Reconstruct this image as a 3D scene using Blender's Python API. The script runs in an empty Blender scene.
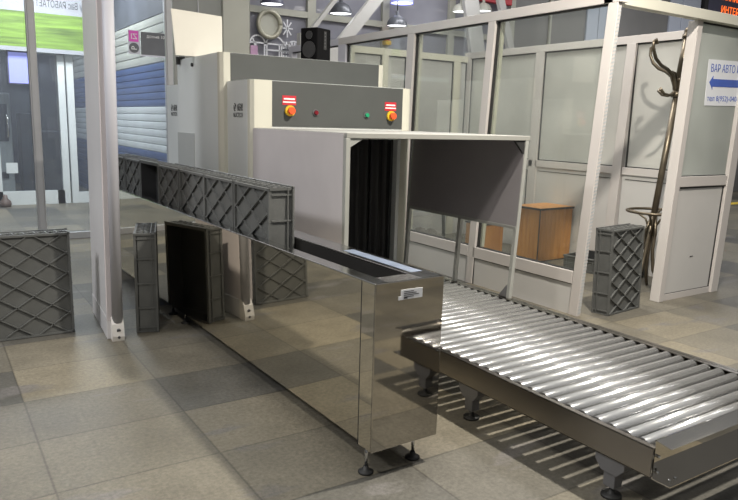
import bpy, bmesh, math, random
from mathutils import Vector, Matrix
random.seed(7)
sc = bpy.context.scene
C = sc.collection
PI = math.pi

# ---------------------------------------------------------------- materials
def new_mat(name):
    m = bpy.data.materials.new(name); m.use_nodes = True
    nt = m.node_tree; b = nt.nodes['Principled BSDF']
    return m, nt, b

def mat(name, col, rough=0.5, metal=0.0, var=0.08, scale=6.0, bump=0.0, bscale=60.0, rvar=0.0, spec=0.5, stretch=None):
    m, nt, b = new_mat(name)
    N, L = nt.nodes, nt.links
    tc = N.new('ShaderNodeTexCoord'); src = tc.outputs['Object']
    if stretch:
        mp = N.new('ShaderNodeMapping'); mp.inputs['Scale'].default_value = stretch
        L.new(src, mp.inputs['Vector']); src = mp.outputs['Vector']
    nz = N.new('ShaderNodeTexNoise'); nz.inputs['Scale'].default_value = scale; nz.inputs['Detail'].default_value = 4
    L.new(src, nz.inputs['Vector'])
    rp = N.new('ShaderNodeMapRange'); rp.inputs['From Min'].default_value = .3; rp.inputs['From Max'].default_value = .7
    rp.inputs['To Min'].default_value = 1 - var; rp.inputs['To Max'].default_value = 1 + var
    L.new(nz.outputs['Fac'], rp.inputs['Value'])
    vm = N.new('ShaderNodeVectorMath'); vm.operation = 'SCALE'; vm.inputs[0].default_value = col
    L.new(rp.outputs[0], vm.inputs['Scale']); L.new(vm.outputs[0], b.inputs['Base Color'])
    b.inputs['Roughness'].default_value = rough; b.inputs['Metallic'].default_value = metal
    b.inputs['Specular IOR Level'].default_value = spec
    if rvar:
        rr = N.new('ShaderNodeMapRange'); rr.inputs['From Min'].default_value = .3; rr.inputs['From Max'].default_value = .7
        rr.inputs['To Min'].default_value = max(0, rough - rvar); rr.inputs['To Max'].default_value = rough + rvar
        L.new(nz.outputs['Fac'], rr.inputs['Value']); L.new(rr.outputs[0], b.inputs['Roughness'])
    if bump:
        n2 = N.new('ShaderNodeTexNoise'); n2.inputs['Scale'].default_value = bscale; L.new(src, n2.inputs['Vector'])
        bp = N.new('ShaderNodeBump'); bp.inputs['Strength'].default_value = bump; bp.inputs['Distance'].default_value = .01
        L.new(n2.outputs['Fac'], bp.inputs['Height']); L.new(bp.outputs[0], b.inputs['Normal'])
    return m

def emit(name, col, s):
    m, nt, b = new_mat(name)
    b.inputs['Base Color'].default_value = (*col, 1); b.inputs['Emission Color'].default_value = (*col, 1)
    b.inputs['Emission Strength'].default_value = s
    return m

def glass(name, tint=(.9, .92, .9), refl=.08, haze=0.0, hazecol=(.5, .5, .5)):
    m = bpy.data.materials.new(name); m.use_nodes = True
    nt = m.node_tree; N, L = nt.nodes, nt.links; N.clear()
    out = N.new('ShaderNodeOutputMaterial'); tr = N.new('ShaderNodeBsdfTransparent'); tr.inputs[0].default_value = (*tint, 1)
    gl = N.new('ShaderNodeBsdfGlossy'); gl.inputs['Roughness'].default_value = .02
    gl.inputs['Color'].default_value = (.9, .9, .9, 1)
    lw = N.new('ShaderNodeLayerWeight'); lw.inputs['Blend'].default_value = .25
    mr = N.new('ShaderNodeMapRange'); mr.inputs['To Min'].default_value = refl * .5; mr.inputs['To Max'].default_value = min(1, refl * 5)
    L.new(lw.outputs['Fresnel'], mr.inputs['Value'])
    mx = N.new('ShaderNodeMixShader'); L.new(mr.outputs[0], mx.inputs[0]); L.new(tr.outputs[0], mx.inputs[1]); L.new(gl.outputs[0], mx.inputs[2])
    last = mx.outputs[0]
    if haze:
        nz = N.new('ShaderNodeTexNoise'); nz.inputs['Scale'].default_value = 1.5
        tc = N.new('ShaderNodeTexCoord'); L.new(tc.outputs['Object'], nz.inputs['Vector'])
        vm = N.new('ShaderNodeVectorMath'); vm.operation = 'SCALE'; vm.inputs[0].default_value = hazecol
        r2 = N.new('ShaderNodeMapRange'); r2.inputs['From Min'].default_value = .3; r2.inputs['From Max'].default_value = .7
        r2.inputs['To Min'].default_value = .88; r2.inputs['To Max'].default_value = 1.1
        L.new(nz.outputs['Fac'], r2.inputs['Value']); L.new(r2.outputs[0], vm.inputs['Scale'])
        df = N.new('ShaderNodeBsdfDiffuse'); L.new(vm.outputs[0], df.inputs[0])
        tl = N.new('ShaderNodeBsdfTranslucent'); L.new(vm.outputs[0], tl.inputs[0])
        m0 = N.new('ShaderNodeMixShader'); m0.inputs[0].default_value = .4; L.new(df.outputs[0], m0.inputs[1]); L.new(tl.outputs[0], m0.inputs[2])
        m2 = N.new('ShaderNodeMixShader'); m2.inputs[0].default_value = haze; L.new(last, m2.inputs[1]); L.new(m0.outputs[0], m2.inputs[2])
        last = m2.outputs[0]
    L.new(last, out.inputs[0])
    return m

def floor_mat():
    m, nt, b = new_mat('stone_floor'); N, L = nt.nodes, nt.links
    def math_(op, a, c=None):
        n = N.new('ShaderNodeMath'); n.operation = op
        for i, v in enumerate((a, c)):
            if v is None: continue
            if isinstance(v, (int, float)): n.inputs[i].default_value = v
            else: L.new(v, n.inputs[i])
        return n.outputs[0]
    geo = N.new('ShaderNodeNewGeometry'); sp = N.new('ShaderNodeSeparateXYZ'); L.new(geo.outputs['Position'], sp.inputs[0])
    TX, TY = .735, .5525
    gx = math_('DIVIDE', math_('ADD', sp.outputs[0], .488), TX)
    gy = math_('DIVIDE', math_('ADD', sp.outputs[1], -.585), TY)
    ix, iy = math_('FLOOR', gx), math_('FLOOR', gy)
    fx, fy = math_('SUBTRACT', gx, ix), math_('SUBTRACT', gy, iy)
    cb = N.new('ShaderNodeCombineXYZ'); L.new(ix, cb.inputs[0]); L.new(iy, cb.inputs[1])
    wn = N.new('ShaderNodeTexWhiteNoise'); wn.noise_dimensions = '2D'; L.new(cb.outputs[0], wn.inputs['Vector'])
    # joint distance in metres
    ex = math_('MULTIPLY', math_('MINIMUM', fx, math_('SUBTRACT', 1.0, fx)), TX)
    ey = math_('MULTIPLY', math_('MINIMUM', fy, math_('SUBTRACT', 1.0, fy)), TY)
    ed = math_('MINIMUM', ex, ey)
    jt = N.new('ShaderNodeMapRange'); jt.inputs['From Min'].default_value = .0015; jt.inputs['From Max'].default_value = .008
    jt.inputs['To Min'].default_value = .62; jt.inputs['To Max'].default_value = 1.0; L.new(ed, jt.inputs['Value'])
    n1 = N.new('ShaderNodeTexNoise'); n1.inputs['Scale'].default_value = 1.6; n1.inputs['Detail'].default_value = 8; n1.inputs['Roughness'].default_value = .7
    L.new(geo.outputs['Position'], n1.inputs['Vector'])
    n2 = N.new('ShaderNodeTexNoise'); n2.inputs['Scale'].default_value = 45; n2.inputs['Detail'].default_value = 6; n2.inputs['Roughness'].default_value = .75
    L.new(geo.outputs['Position'], n2.inputs['Vector'])
    # worn grey patches: stretched noise
    mp = N.new('ShaderNodeMapping'); mp.inputs['Scale'].default_value = (2.2, 6.5, 1); mp.inputs['Rotation'].default_value = (0, 0, .25)
    L.new(geo.outputs['Position'], mp.inputs['Vector'])
    n3 = N.new('ShaderNodeTexNoise'); n3.inputs['Scale'].default_value = .75; n3.inputs['Detail'].default_value = 5; L.new(mp.outputs[0], n3.inputs['Vector'])
    pt = N.new('ShaderNodeMapRange'); pt.inputs['From Min'].default_value = .60; pt.inputs['From Max'].default_value = .66; L.new(n3.outputs['Fac'], pt.inputs['Value'])
    cr = N.new('ShaderNodeValToRGB'); e = cr.color_ramp.elements
    e[0].position = .0; e[0].color = (.070, .068, .061, 1); e[1].position = 1; e[1].color = (.172, .153, .113, 1)
    el = e.new(.45); el.color = (.128, .117, .092, 1)
    L.new(wn.outputs['Value'], cr.inputs['Fac'])
    mr1 = N.new('ShaderNodeMapRange'); mr1.inputs['From Min'].default_value = .3; mr1.inputs['From Max'].default_value = .7; mr1.inputs['To Min'].default_value = .70; mr1.inputs['To Max'].default_value = 1.26
    L.new(n1.outputs['Fac'], mr1.inputs['Value'])
    mr2 = N.new('ShaderNodeMapRange'); mr2.inputs['From Min'].default_value = .3; mr2.inputs['From Max'].default_value = .7; mr2.inputs['To Min'].default_value = .68; mr2.inputs['To Max'].default_value = 1.32
    L.new(n2.outputs['Fac'], mr2.inputs['Value'])
    k = math_('MULTIPLY', math_('MULTIPLY', mr1.outputs[0], mr2.outputs[0]), jt.outputs[0])
    mixp = N.new('ShaderNodeMix'); mixp.data_type = 'RGBA'; mixp.inputs[7].default_value = (.125, .118, .112, 1)
    L.new(math_('MULTIPLY', pt.outputs[0], .75), mixp.inputs[0]); L.new(cr.outputs[0], mixp.inputs[6])
    vm = N.new('ShaderNodeVectorMath'); vm.operation = 'SCALE'; L.new(mixp.outputs[2], vm.inputs[0]); L.new(k, vm.inputs['Scale'])
    L.new(vm.outputs[0], b.inputs['Base Color'])
    rr = N.new('ShaderNodeMapRange'); rr.inputs['To Min'].default_value = .38; rr.inputs['To Max'].default_value = .62
    L.new(n1.outputs['Fac'], rr.inputs['Value']); L.new(rr.outputs[0], b.inputs['Roughness'])
    b.inputs['Specular IOR Level'].default_value = .35
    bp = N.new('ShaderNodeBump'); bp.inputs['Strength'].default_value = .25; bp.inputs['Distance'].default_value = .004
    L.new(math_('MULTIPLY', n2.outputs['Fac'], jt.outputs[0]), bp.inputs['Height']); L.new(bp.outputs[0], b.inputs['Normal'])
    return m

def wood_mat(name, c1, c2):
    m, nt, b = new_mat(name); N, L = nt.nodes, nt.links
    tc = N.new('ShaderNodeTexCoord'); mp = N.new('ShaderNodeMapping'); mp.inputs['Scale'].default_value = (9, 9, .9)
    L.new(tc.outputs['Object'], mp.inputs[0])
    nz = N.new('ShaderNodeTexNoise'); nz.inputs['Scale'].default_value = 3; nz.inputs['Detail'].default_value = 6; L.new(mp.outputs[0], nz.inputs['Vector'])
    cr = N.new('ShaderNodeValToRGB'); cr.color_ramp.elements[0].position = .35; cr.color_ramp.elements[1].position = .65
    cr.color_ramp.elements[0].color = (*c1, 1); cr.color_ramp.elements[1].color = (*c2, 1)
    L.new(nz.outputs['Fac'], cr.inputs[0]); L.new(cr.outputs[0], b.inputs['Base Color']); b.inputs['Roughness'].default_value = .45
    return m

M = {
 'floor': floor_mat(),
 'mirror': mat('polished_steel', (.76, .71, .60), .03, 1, .02, 3),
 'brushed': mat('brushed_steel', (.47, .445, .40), .045, 1, .03, 5),
 'rail': mat('rail_steel', (.55, .55, .54), .16, 1, .06, 6),
 'film': mat('protective_film', (.15, .18, .24), .35, 0, .15, 20),
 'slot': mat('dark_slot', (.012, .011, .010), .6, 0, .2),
 'roller': mat('zinc_roller', (.56, .56, .555), .22, .78, .03, 30),
 'sidesteel': mat('conveyor_side_steel', (.25, .232, .21), .26, 1, .05, 4),
 'legblk': mat('grey_painted_leg', (.11, .11, .115), .5),
 'rubber': mat('black_rubber', (.012, .012, .012), .6),
 'belt': mat('belt', (.03, .03, .03), .7),
 'crate': mat('grey_crate_plastic', (.098, .101, .098), .42, 0, .12, 8, bump=.08),
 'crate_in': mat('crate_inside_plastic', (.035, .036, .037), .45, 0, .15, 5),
 'body': mat('light_grey_coat', (.66, .685, .675), .4, 0, .03, 2),
 'cream': mat('cream_coat', (.58, .57, .49), .42, 0, .03, 2),
 'dkpanel': mat('dark_grey_panel', (.066, .071, .069), .5, 0, .05, 4, bump=.04, bscale=300),
 'sideplate': mat('grey_side_plate', (.40, .415, .405), .45, 0, .04, 3),
 'hood': mat('hood_sheet', (.50, .47, .47), .34, 0, .05, 3),
 'hoodshade': mat('hood_sheet_shaded', (.25, .235, .245), .4, 0, .05, 3),  # hood sheet coloured darker to carry the roof's shadow on the guard panel
 'hframe': mat('hood_frame', (.31, .315, .295), .4, 0, .05, 5),
 'roofsheet': mat('roof_sheet', (.27, .27, .25), .5, 0, .04, 4),
 'curtain': mat('lead_curtain', (.005, .005, .0055), .6, 0, .2, 6),
 'cboth': mat('booth_white', (.54, .51, .49), .38, 0, .03, 2),
 'cboth2': mat('booth_panel', (.54, .53, .515), .4, 0, .03, 2),
 'fcream': mat('inner_frame_cream', (.66, .64, .53), .4, 0, .04, 2),
 'gasket': mat('gasket', (.02, .02, .02), .6),
 'frost': glass('frosted_pane', (.8, .82, .8), .05, .90, (.70, .695, .66)),
 'frostn': glass('frosted_near_pane', (.8, .82, .8), .05, .95, (.52, .545, .52)),
 'clear': glass('clear_pane', (.93, .95, .93), .06, .05, (.5, .5, .5)),
 'tint': glass('tinted_pane', (.92, .94, .95), .06, .07, (.42, .44, .50)),
 'hallpane': glass('hall_pane', (.75, .77, .80), .07, .55, (.58, .575, .64)),
 'postg': mat('partition_post', (.42, .42, .43), .35, .3, .06, 4),
 'detector': mat('detector_shell', (.56, .55, .555), .4, 0, .04, 2),
 'detectp': mat('detector_edge', (.54, .50, .51), .4, 0, .04, 2),
 'detecttube': mat('detector_tube', (.46, .46, .50), .45, 0, .04, 2),
 'footwhite': mat('white_foot_plastic', (.72, .69, .65), .4),
 'blue': mat('shutter_blue', (.032, .062, .165), .45, 0, .12, 3),
 'white_s': mat('shutter_white', (.42, .45, .47), .45, 0, .06, 3),
 'grey_s': mat('shutter_grey', (.26, .265, .245), .5, 0, .06, 3),
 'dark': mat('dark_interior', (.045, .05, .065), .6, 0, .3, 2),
 'doorw': mat('white_door_frame', (.66, .69, .68), .4, 0, .03, 2),
 'wallg': mat('hall_wall_grey', (.27, .265, .25), .6, 0, .06, 1),
 'wallm': mat('hall_wall_mid', (.20, .195, .19), .6, 0, .15, .7),
 'walll': mat('pale_blue_panel', (.52, .56, .66), .5, 0, .04, 1),
 'column': mat('beige_column', (.44, .435, .375), .5, 0, .04, 2),
 'truss': mat('truss_paint', (.47, .46, .44), .5, 0, .05, 3),
 'lilac': mat('booth_lilac', (.55, .54, .60), .4, 0, .04, 2),
 'board': mat('cream_board', (.78, .75, .66), .6, 0, .03, 3),
 'black': mat('black_plastic', (.0035, .0035, .004), .8, 0, .2, 10, spec=.1),
 'blackcone': mat('speaker_cone', (.03, .03, .032), .3, 0, .2, 10),
 'red': mat('red_plastic', (.68, .035, .02), .35), 'redlabel': mat('red_label', (.50, .02, .035), .5),
 'orange': mat('orange_red_plastic', (.80, .10, .03), .35),
 'yellow': mat('yellow_plastic', (.75, .48, .03), .4), 'darkred': mat('dark_red_lens', (.16, .012, .02), .2),
 'green': mat('green_lens', (.02, .28, .13), .2), 'white': mat('white_print', (.8, .8, .8), .5),
 'ink': mat('black_print', (.03, .03, .035), .5), 'paper': mat('paper', (.72, .74, .78), .6, 0, .02), 'blueink': mat('blue_ink', (.06, .12, .45), .6),
 'pinkpale': mat('pale_pink_print', (.55, .33, .50), .5), 'pink': mat('pink_print', (.75, .10, .52), .5), 'slate': mat('slate_print', (.12, .125, .14), .5), 'stickw': mat('sticker_white', (.60, .60, .68), .5),
 'ban_w': mat('banner_white', (.36, .37, .40), .6, 0, .05, 2), 'ban_g': mat('banner_green', (.16, .27, .035), .6, 0, .6, 3, stretch=(.3, 1, 6)),
 'screen': emit('violet_screen', (.30, .32, .80), .55), 'led': emit('orange_led', (1.0, .16, .02), 1.6), 'ledbg': mat('led_board', (.08, .08, .13), .4),
 'lampglow': emit('lamp_glow', (.95, .97, 1.0), 2.2), 'shade': mat('lamp_shade_dark', (.10, .105, .12), .35, .2),
 'brass': mat('aged_brass', (.13, .108, .078), .36, .7, .15, 12),
 'wood': wood_mat('beech_veneer', (.46, .195, .045), (.60, .275, .07)), 'wooddk': mat('dark_edging', (.04, .03, .025), .5),
 'yellowtape': mat('yellow_tape', (.7, .5, .05), .6), 'gold': mat('gold_ring', (.42, .40, .32), .35, .3),
 'deco': mat('white_window_sticker', (.78, .78, .82), .6), 'kiosk': mat('kiosk_grey', (.36, .38, .37), .5), 'cloth': mat('grey_cloth', (.18, .165, .15), .9, 0, .3, 10, bump=.4, bscale=15),
 'brown': mat('brown_plastic', (.13, .09, .075), .5),
}

# ---------------------------------------------------------------- mesh builder
class MB:
    def __init__(s): s.bm = bmesh.new(); s.mats = []; s.cur = 0
    def use(s, m):
        if m not in s.mats: s.mats.append(m)
        s.cur = s.mats.index(m); return s
    def _fin(s, fs, smooth=False):
        for f in fs: f.material_index = s.cur; f.smooth = smooth
    def box(s, x0, x1, y0, y1, z0, z1, bev=0.0, seg=2):
        vs = [s.bm.verts.new((x, y, z)) for x in (x0, x1) for y in (y0, y1) for z in (z0, z1)]
        q = [(0, 1, 3, 2), (4, 6, 7, 5), (0, 4, 5, 1), (2, 3, 7, 6), (0, 2, 6, 4), (1, 5, 7, 3)]
        fs = [s.bm.faces.new([vs[i] for i in f]) for f in q]
        s._fin(fs)
        if bev:
            es = list({e for f in fs for e in f.edges})
            r = bmesh.ops.bevel(s.bm, geom=es, offset=bev, segments=seg, profile=.5, affect='EDGES', clamp_overlap=True)
            s._fin(r['faces'])
        return s
    def bar(s, p0, p1, w, h, up=(0, 0, 1)):
        p0, p1, up = Vector(p0), Vector(p1), Vector(up)
        d = (p1 - p0).normalized(); sx = d.cross(up).normalized(); u = sx.cross(d)
        vs = []
        for p in (p0, p1):
            for a, b in ((-1, -1), (1, -1), (1, 1), (-1, 1)):
                vs.append(s.bm.verts.new(p + sx * a * w / 2 + u * b * h / 2))
        fs = [s.bm.faces.new([vs[i] for i in f]) for f in ((3, 2, 1, 0), (4, 5, 6, 7), (0, 1, 5, 4), (1, 2, 6, 5), (2, 3, 7, 6), (3, 0, 4, 7))]
        s._fin(fs); return s
    def cyl(s, p0, p1, r0, r1=None, n=16, cap=True):
        r1 = r0 if r1 is None else r1
        p0, p1 = Vector(p0), Vector(p1); d = (p1 - p0).normalized()
        a = d.orthogonal().normalized(); b = d.cross(a)
        A, B = [], []
        for i in range(n):
            t = 2 * PI * i / n; o = a * math.cos(t) + b * math.sin(t)
            A.append(s.bm.verts.new(p0 + o * r0)); B.append(s.bm.verts.new(p1 + o * r1))
        fs = [s.bm.faces.new((A[i], A[(i + 1) % n], B[(i + 1) % n], B[i])) for i in range(n)]
        s._fin(fs, True)
        if cap: s._fin([s.bm.faces.new(A[::-1]), s.bm.faces.new(B)])
        return s
    def tube(s, pts, r, n=10, rads=None):
        pts = [Vector(p) for p in pts]; rings = []; prev = None
        for i, p in enumerate(pts):
            d = (pts[min(i + 1, len(pts) - 1)] - pts[max(i - 1, 0)]).normalized()
            a = d.orthogonal().normalized() if prev is None else (prev - d * prev.dot(d)).normalized()
            prev = a; b = d.cross(a); rr = rads[i] if rads else r
            rings.append([s.bm.verts.new(p + (a * math.cos(2 * PI * k / n) + b * math.sin(2 * PI * k / n)) * rr) for k in range(n)])
        fs = []
        for A, B in zip(rings, rings[1:]):
            fs += [s.bm.faces.new((A[k], A[(k + 1) % n], B[(k + 1) % n], B[k])) for k in range(n)]
        s._fin(fs, True); s._fin([s.bm.faces.new(rings[0][::-1]), s.bm.faces.new(rings[-1])]); return s
    def prism(s, pts, z0, z1, smooth=False):
        A = [s.bm.verts.new((x, y, z0)) for x, y in pts]; B = [s.bm.verts.new((x, y, z1)) for x, y in pts]
        n = len(pts)
        fs = [s.bm.faces.new((A[i], A[(i + 1) % n], B[(i + 1) % n], B[i])) for i in range(n)] + [s.bm.faces.new(A[::-1]), s.bm.faces.new(B)]
        s._fin(fs); return s
    def extrude(s, pts, vec):
        """pts: closed planar 3-D outline, extruded by vec"""
        v = Vector(vec); A = [s.bm.verts.new(p) for p in pts]; B = [s.bm.verts.new(Vector(p) + v) for p in pts]; n = len(pts)
        fs = [s.bm.faces.new((A[i], A[(i + 1) % n], B[(i + 1) % n], B[i])) for i in range(n)] + [s.bm.faces.new(A[::-1]), s.bm.faces.new(B)]
        s._fin(fs); return s
    def lathe(s, prof, c=(0, 0, 0), n=24):
        c = Vector(c); rings = []
        for r, z in prof:
            rings.append([s.bm.verts.new(c + Vector((r * math.cos(2 * PI * k / n), r * math.sin(2 * PI * k / n), z))) for k in range(n)])
        fs = []
        for A, B in zip(rings, rings[1:]):
            fs += [s.bm.faces.new((A[k], A[(k + 1) % n], B[(k + 1) % n], B[k])) for k in range(n)]
        s._fin(fs, True)
        return s
    def disc(s, c, r, nrm, n=24):
        c, nrm = Vector(c), Vector(nrm).normalized(); a = nrm.orthogonal().normalized(); b = nrm.cross(a)
        f = s.bm.faces.new([s.bm.verts.new(c + (a * math.cos(2 * PI * k / n) + b * math.sin(2 * PI * k / n)) * r) for k in range(n)])
        s._fin([f]); return s
    def xf(s, mtx): bmesh.ops.transform(s.bm, matrix=mtx, verts=s.bm.verts); return s
    def build(s, name, m=None, parent=None, label=None):
        me = bpy.data.meshes.new(name)
        bmesh.ops.recalc_face_normals(s.bm, faces=s.bm.faces)
        s.bm.to_mesh(me); s.bm.free()
        for k in (s.mats or [m]): me.materials.append(k if not isinstance(k, str) else M[k])
        o = bpy.data.objects.new(name, me); C.objects.link(o)
        if parent is not None: o.parent = parent
        if label: o['label'] = label
        return o

def tag(o, label, cat, group=None, kind=None):
    o['label'] = label; o['category'] = cat
    if group: o['group'] = group
    if kind: o['kind'] = kind
    return o
def thing(name, label, cat, loc=(0, 0, 0), rot=(0, 0, 0), group=None):
    o = bpy.data.objects.new(name, None); o.empty_display_size = .1; C.objects.link(o)
    o.location = loc; o.rotation_euler = rot
    return tag(o, label, cat, group)
def struct(o): o['kind'] = 'structure'; return o
def B(*a, **k): return MB().box(*a, **k)
def dup(root, loc, rot, label, group=None):
    r = root.copy(); C.objects.link(r); r.location = loc; r.rotation_euler = rot; r['label'] = label
    if group: r['group'] = group
    for ch in list(root.children):
        c = ch.copy(); C.objects.link(c); c.parent = r
        for g in list(ch.children):
            d = g.copy(); C.objects.link(d); d.parent = c
    return r
def text(name, body, size, m, parent, mtx, width=None, mirror=False, thick=0.0006):
    cu = bpy.data.curves.new(name, 'FONT'); cu.body = body; cu.size = size; cu.align_x = 'CENTER'; cu.align_y = 'CENTER'; cu.resolution_u = 3
    cu.extrude = thick
    t = bpy.data.objects.new(name, cu); C.objects.link(t)
    bpy.context.view_layer.update()
    me = bpy.data.meshes.new_from_object(t.evaluated_get(bpy.context.evaluated_depsgraph_get()))
    bpy.data.objects.remove(t)
    if len(me.vertices):
        xs = [v.co.x for v in me.vertices]; ys = [v.co.y for v in me.vertices]
        w = max(xs) - min(xs); cx = (max(xs) + min(xs)) / 2; cy = (max(ys) + min(ys)) / 2
        k = (width / w) if width and w > 0 else 1
        for v in me.vertices:
            v.co.x = (v.co.x - cx) * k * (-1 if mirror else 1); v.co.y -= cy
    me.transform(mtx); me.materials.clear(); me.materials.append(M[m]); me.name = name
    o = bpy.data.objects.new(name, me); C.objects.link(o)
    if parent is not None: o.parent = parent
    return o
def on_front(x, y, z):      # text plane facing -y
    return Matrix.Translation((x, y, z)) @ Matrix.Rotation(PI / 2, 4, 'X')
def on_left(x, y, z):       # text plane facing -x, reading towards -y
    return Matrix.Translation((x, y, z)) @ Matrix.Rotation(-PI / 2, 4, 'Z') @ Matrix.Rotation(PI / 2, 4, 'X')

# ================================================================ SETTING
struct(B(-14, 26, -9, 20, -.1, 0).build('floor', 'floor'))
struct(B(-14.2, -14, -9, 20, 0, 6).build('wall_left', 'wallg'))
struct(B(26, 26.2, -9, 20, 0, 7).build('wall_right', 'wallg'))
struct(B(-14, 26, 20, 20.2, 0, 7).build('wall_far', 'wallg'))
# hall wall right of the window front
wb = struct(B(8.55, 26, 8.0, 8.15, 0, 7).build('wall_back', 'wallm'))
for i, (x0, x1, m) in enumerate([(9.5, 9.56, 'column'), (10.64, 11.0, 'walll'), (11.02, 11.40, 'walll'), (13.55, 14.0, 'walll'), (14.02, 14.75, 'walll')]):
    struct(B(x0, x1, 7.95, 8.0, 0, 6.5, .01).build('trim_%d' % (i + 1), m))
struct(B(2.05, 2.44, 7.05, 7.5, 0, 6.5, .01).build('trim_6', 'column'))       # beige pillar beside the glass partition
struct(B(1.36, 2.05, 7.09, 7.2, 0, 6.0).build('wall_middle', 'grey_s'))
struct(B(1.70, 1.715, 7.08, 7.09, 0, 6.0).build('trim_7', 'postg'))

# window front of the hall behind the booth
win = struct(MB().box(2.78, 2.86, 8, 8.12, 0, 6).box(3.88, 4.03, 8, 8.14, 0, 6).box(5.36, 5.50, 8, 8.14, 0, 6).box(6.86, 7.0, 8, 8.14, 0, 6).box(8.42, 8.55, 8, 8.14, 0, 6)
             .box(2.80, 8.50, 8.006, 8.1, 3.26, 3.36).box(2.80, 8.50, 8.006, 8.1, 2.0, 2.1).box(2.80, 8.50, 8.006, 8.1, 0, .3).build('window_1', 'column'))
for x0, x1 in ((2.86, 3.88), (4.03, 5.36), (5.5, 6.86), (7.0, 8.42)):
    B(x0, x1, 8.06, 8.07, .3, 6).build('pane', 'hallpane', win)
# yellow line far right
struct(MB().box(13.2, 17.5, 6.0, 6.25, 0, .004).build('trim_8', 'yellowtape'))

# shop front beyond the partition
d1 = struct(MB().box(-3.2, -.48, 11, 11.08, 0, .24).box(-.6, -.48, 11, 11.08, 0, 3.2).box(.4, .52, 11.0, 11.08, 0, .24)
            .box(-.48, .52, 11, 11.08, 0, .24).box(.50, .615, 11, 11.1, 0, 2.7).box(-3.2, .615, 11, 11.08, 2.62, 2.72).build('door_1', 'doorw'))
B(-.48, .50, 11.03, 11.04, .24, 2.62).build('pane', 'tint', d1)
B(-3.2, -.6, 11.03, 11.04, .24, 2.62).build('pane', 'tint', d1)
MB().tube([(-.36, 10.98, 1.55), (-.34, 10.92, 1.5), (-.34, 10.92, 1.22), (-.36, 10.98, 1.17)], .018).build('door_handle', 'rail', d1)
B(-.405, -.225, 10.985, 11.0, .56, .74).build('notice_plate', 'doorw', d1)
d2 = struct(MB().box(.645, .76, 11, 11.1, 0, 2.7).box(.76, 1.3, 11, 11.08, 0, .2).box(.76, 1.3, 11, 11.08, 2.62, 2.72).box(1.22, 1.33, 11, 11.08, 0, 2.7).build('door_2', 'doorw'))
B(.76, 1.22, 11.03, 11.04, .2, 2.62).build('pane', 'tint', d2)

# things inside the shop
def kiosk(x0, x1, y0, y1, h, m, label):
    t = thing('ticket_kiosk', label, 'kiosk', ((x0 + x1) / 2, (y0 + y1) / 2, 0), group='kiosks behind the shop door')
    w, d = (x1 - x0) / 2, (y1 - y0) / 2
    B(-w, w, -d, d, 0, h, .02).build('body', m, t)
    B(-w + .06, w - .06, -d - .012, -d, h * .55, h * .9).build('front_panel', 'dark', t)
    B(-w + .1, w - .1, -d - .02, -d, h * .2, h * .26).build('tray_slot', 'ink', t)
kiosk(-.55, -.18, 12.0, 12.5, 1.95, 'kiosk', 'tall grey kiosk behind the glass door, furthest left')
kiosk(.02, .34, 12.6, 13.1, 1.6, 'dark', 'dark cabinet behind the glass shop door beside the post')
kiosk(.44, .80, 13.0, 13.5, 1.25, 'dark', 'low dark cabinet behind the door glass nearest the shutters')
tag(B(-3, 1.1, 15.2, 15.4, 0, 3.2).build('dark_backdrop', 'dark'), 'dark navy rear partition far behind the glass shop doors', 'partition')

# hanging banner with mirrored writing
bn = thing('banner', 'green and white banner with mirrored black writing above the shop doors', 'banner', (0.3, 10.85, 2.6))
B(-1.9, .66, 0, .05, .68, 1.35).build('white_band', 'ban_w', bn)
B(-1.9, .66, 0, .05, .10, .68).build('green_band', 'ban_g', bn)
B(-1.9, .66, -.004, .0, .03, .10).build('white_edge', 'ban_w', bn)
text('lettering', 'у Вас РАБОТАЕТ Н', .16, 'ink', bn, on_front(.22, -.004, .83), width=.84, mirror=True)
for x in (-1.6, .5): B(x - .006, x + .006, .018, .03, 1.35, 3.6).build('hanging_cord', 'gasket', bn)
ds = thing('display_screen', 'violet lit screen hanging behind the glass left of the brown post', 'screen', (-.12, 10.95, 2.1))
B(-.17, .17, 0, .05, -.02, .54, .008).build('case', 'ledbg', ds); B(-.145, .145, -.004, 0, .0, .51).build('lit_face', 'screen', ds)
# roller shutter along the right of the passage
sh = thing('roller_shutter', 'blue and white corrugated roller shutter wall behind the glass', 'shutter', (1.35, 7.3, 0))
def slats(z0, z1, name, m, pitch=.105, L=8.2):
    b = MB(); n = max(1, round((z1 - z0) / pitch)); h = (z1 - z0) / n
    for i in range(n):
        a = z0 + i * h
        b.extrude([(0, 0, a), (-.014, 0, a + h * .12), (-.018, 0, a + h * .5), (-.016, 0, a + h * .92), (0, 0, a + h), (.03, 0, a + h), (.03, 0, a)], (0, L, 0))
    b.build(name, m, sh)
slats(0, 1.08, 'lower_blue_slats', 'blue'); slats(1.08, 1.745, 'white_slats', 'white_s'); slats(1.745, 2.36, 'upper_blue_slats', 'blue')
slats(2.36, 3.02, 'grey_slats', 'grey_s', .13)
B(-.02, .04, 0, 8.2, 3.02, 5).build('dark_header', 'dark', sh)

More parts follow.
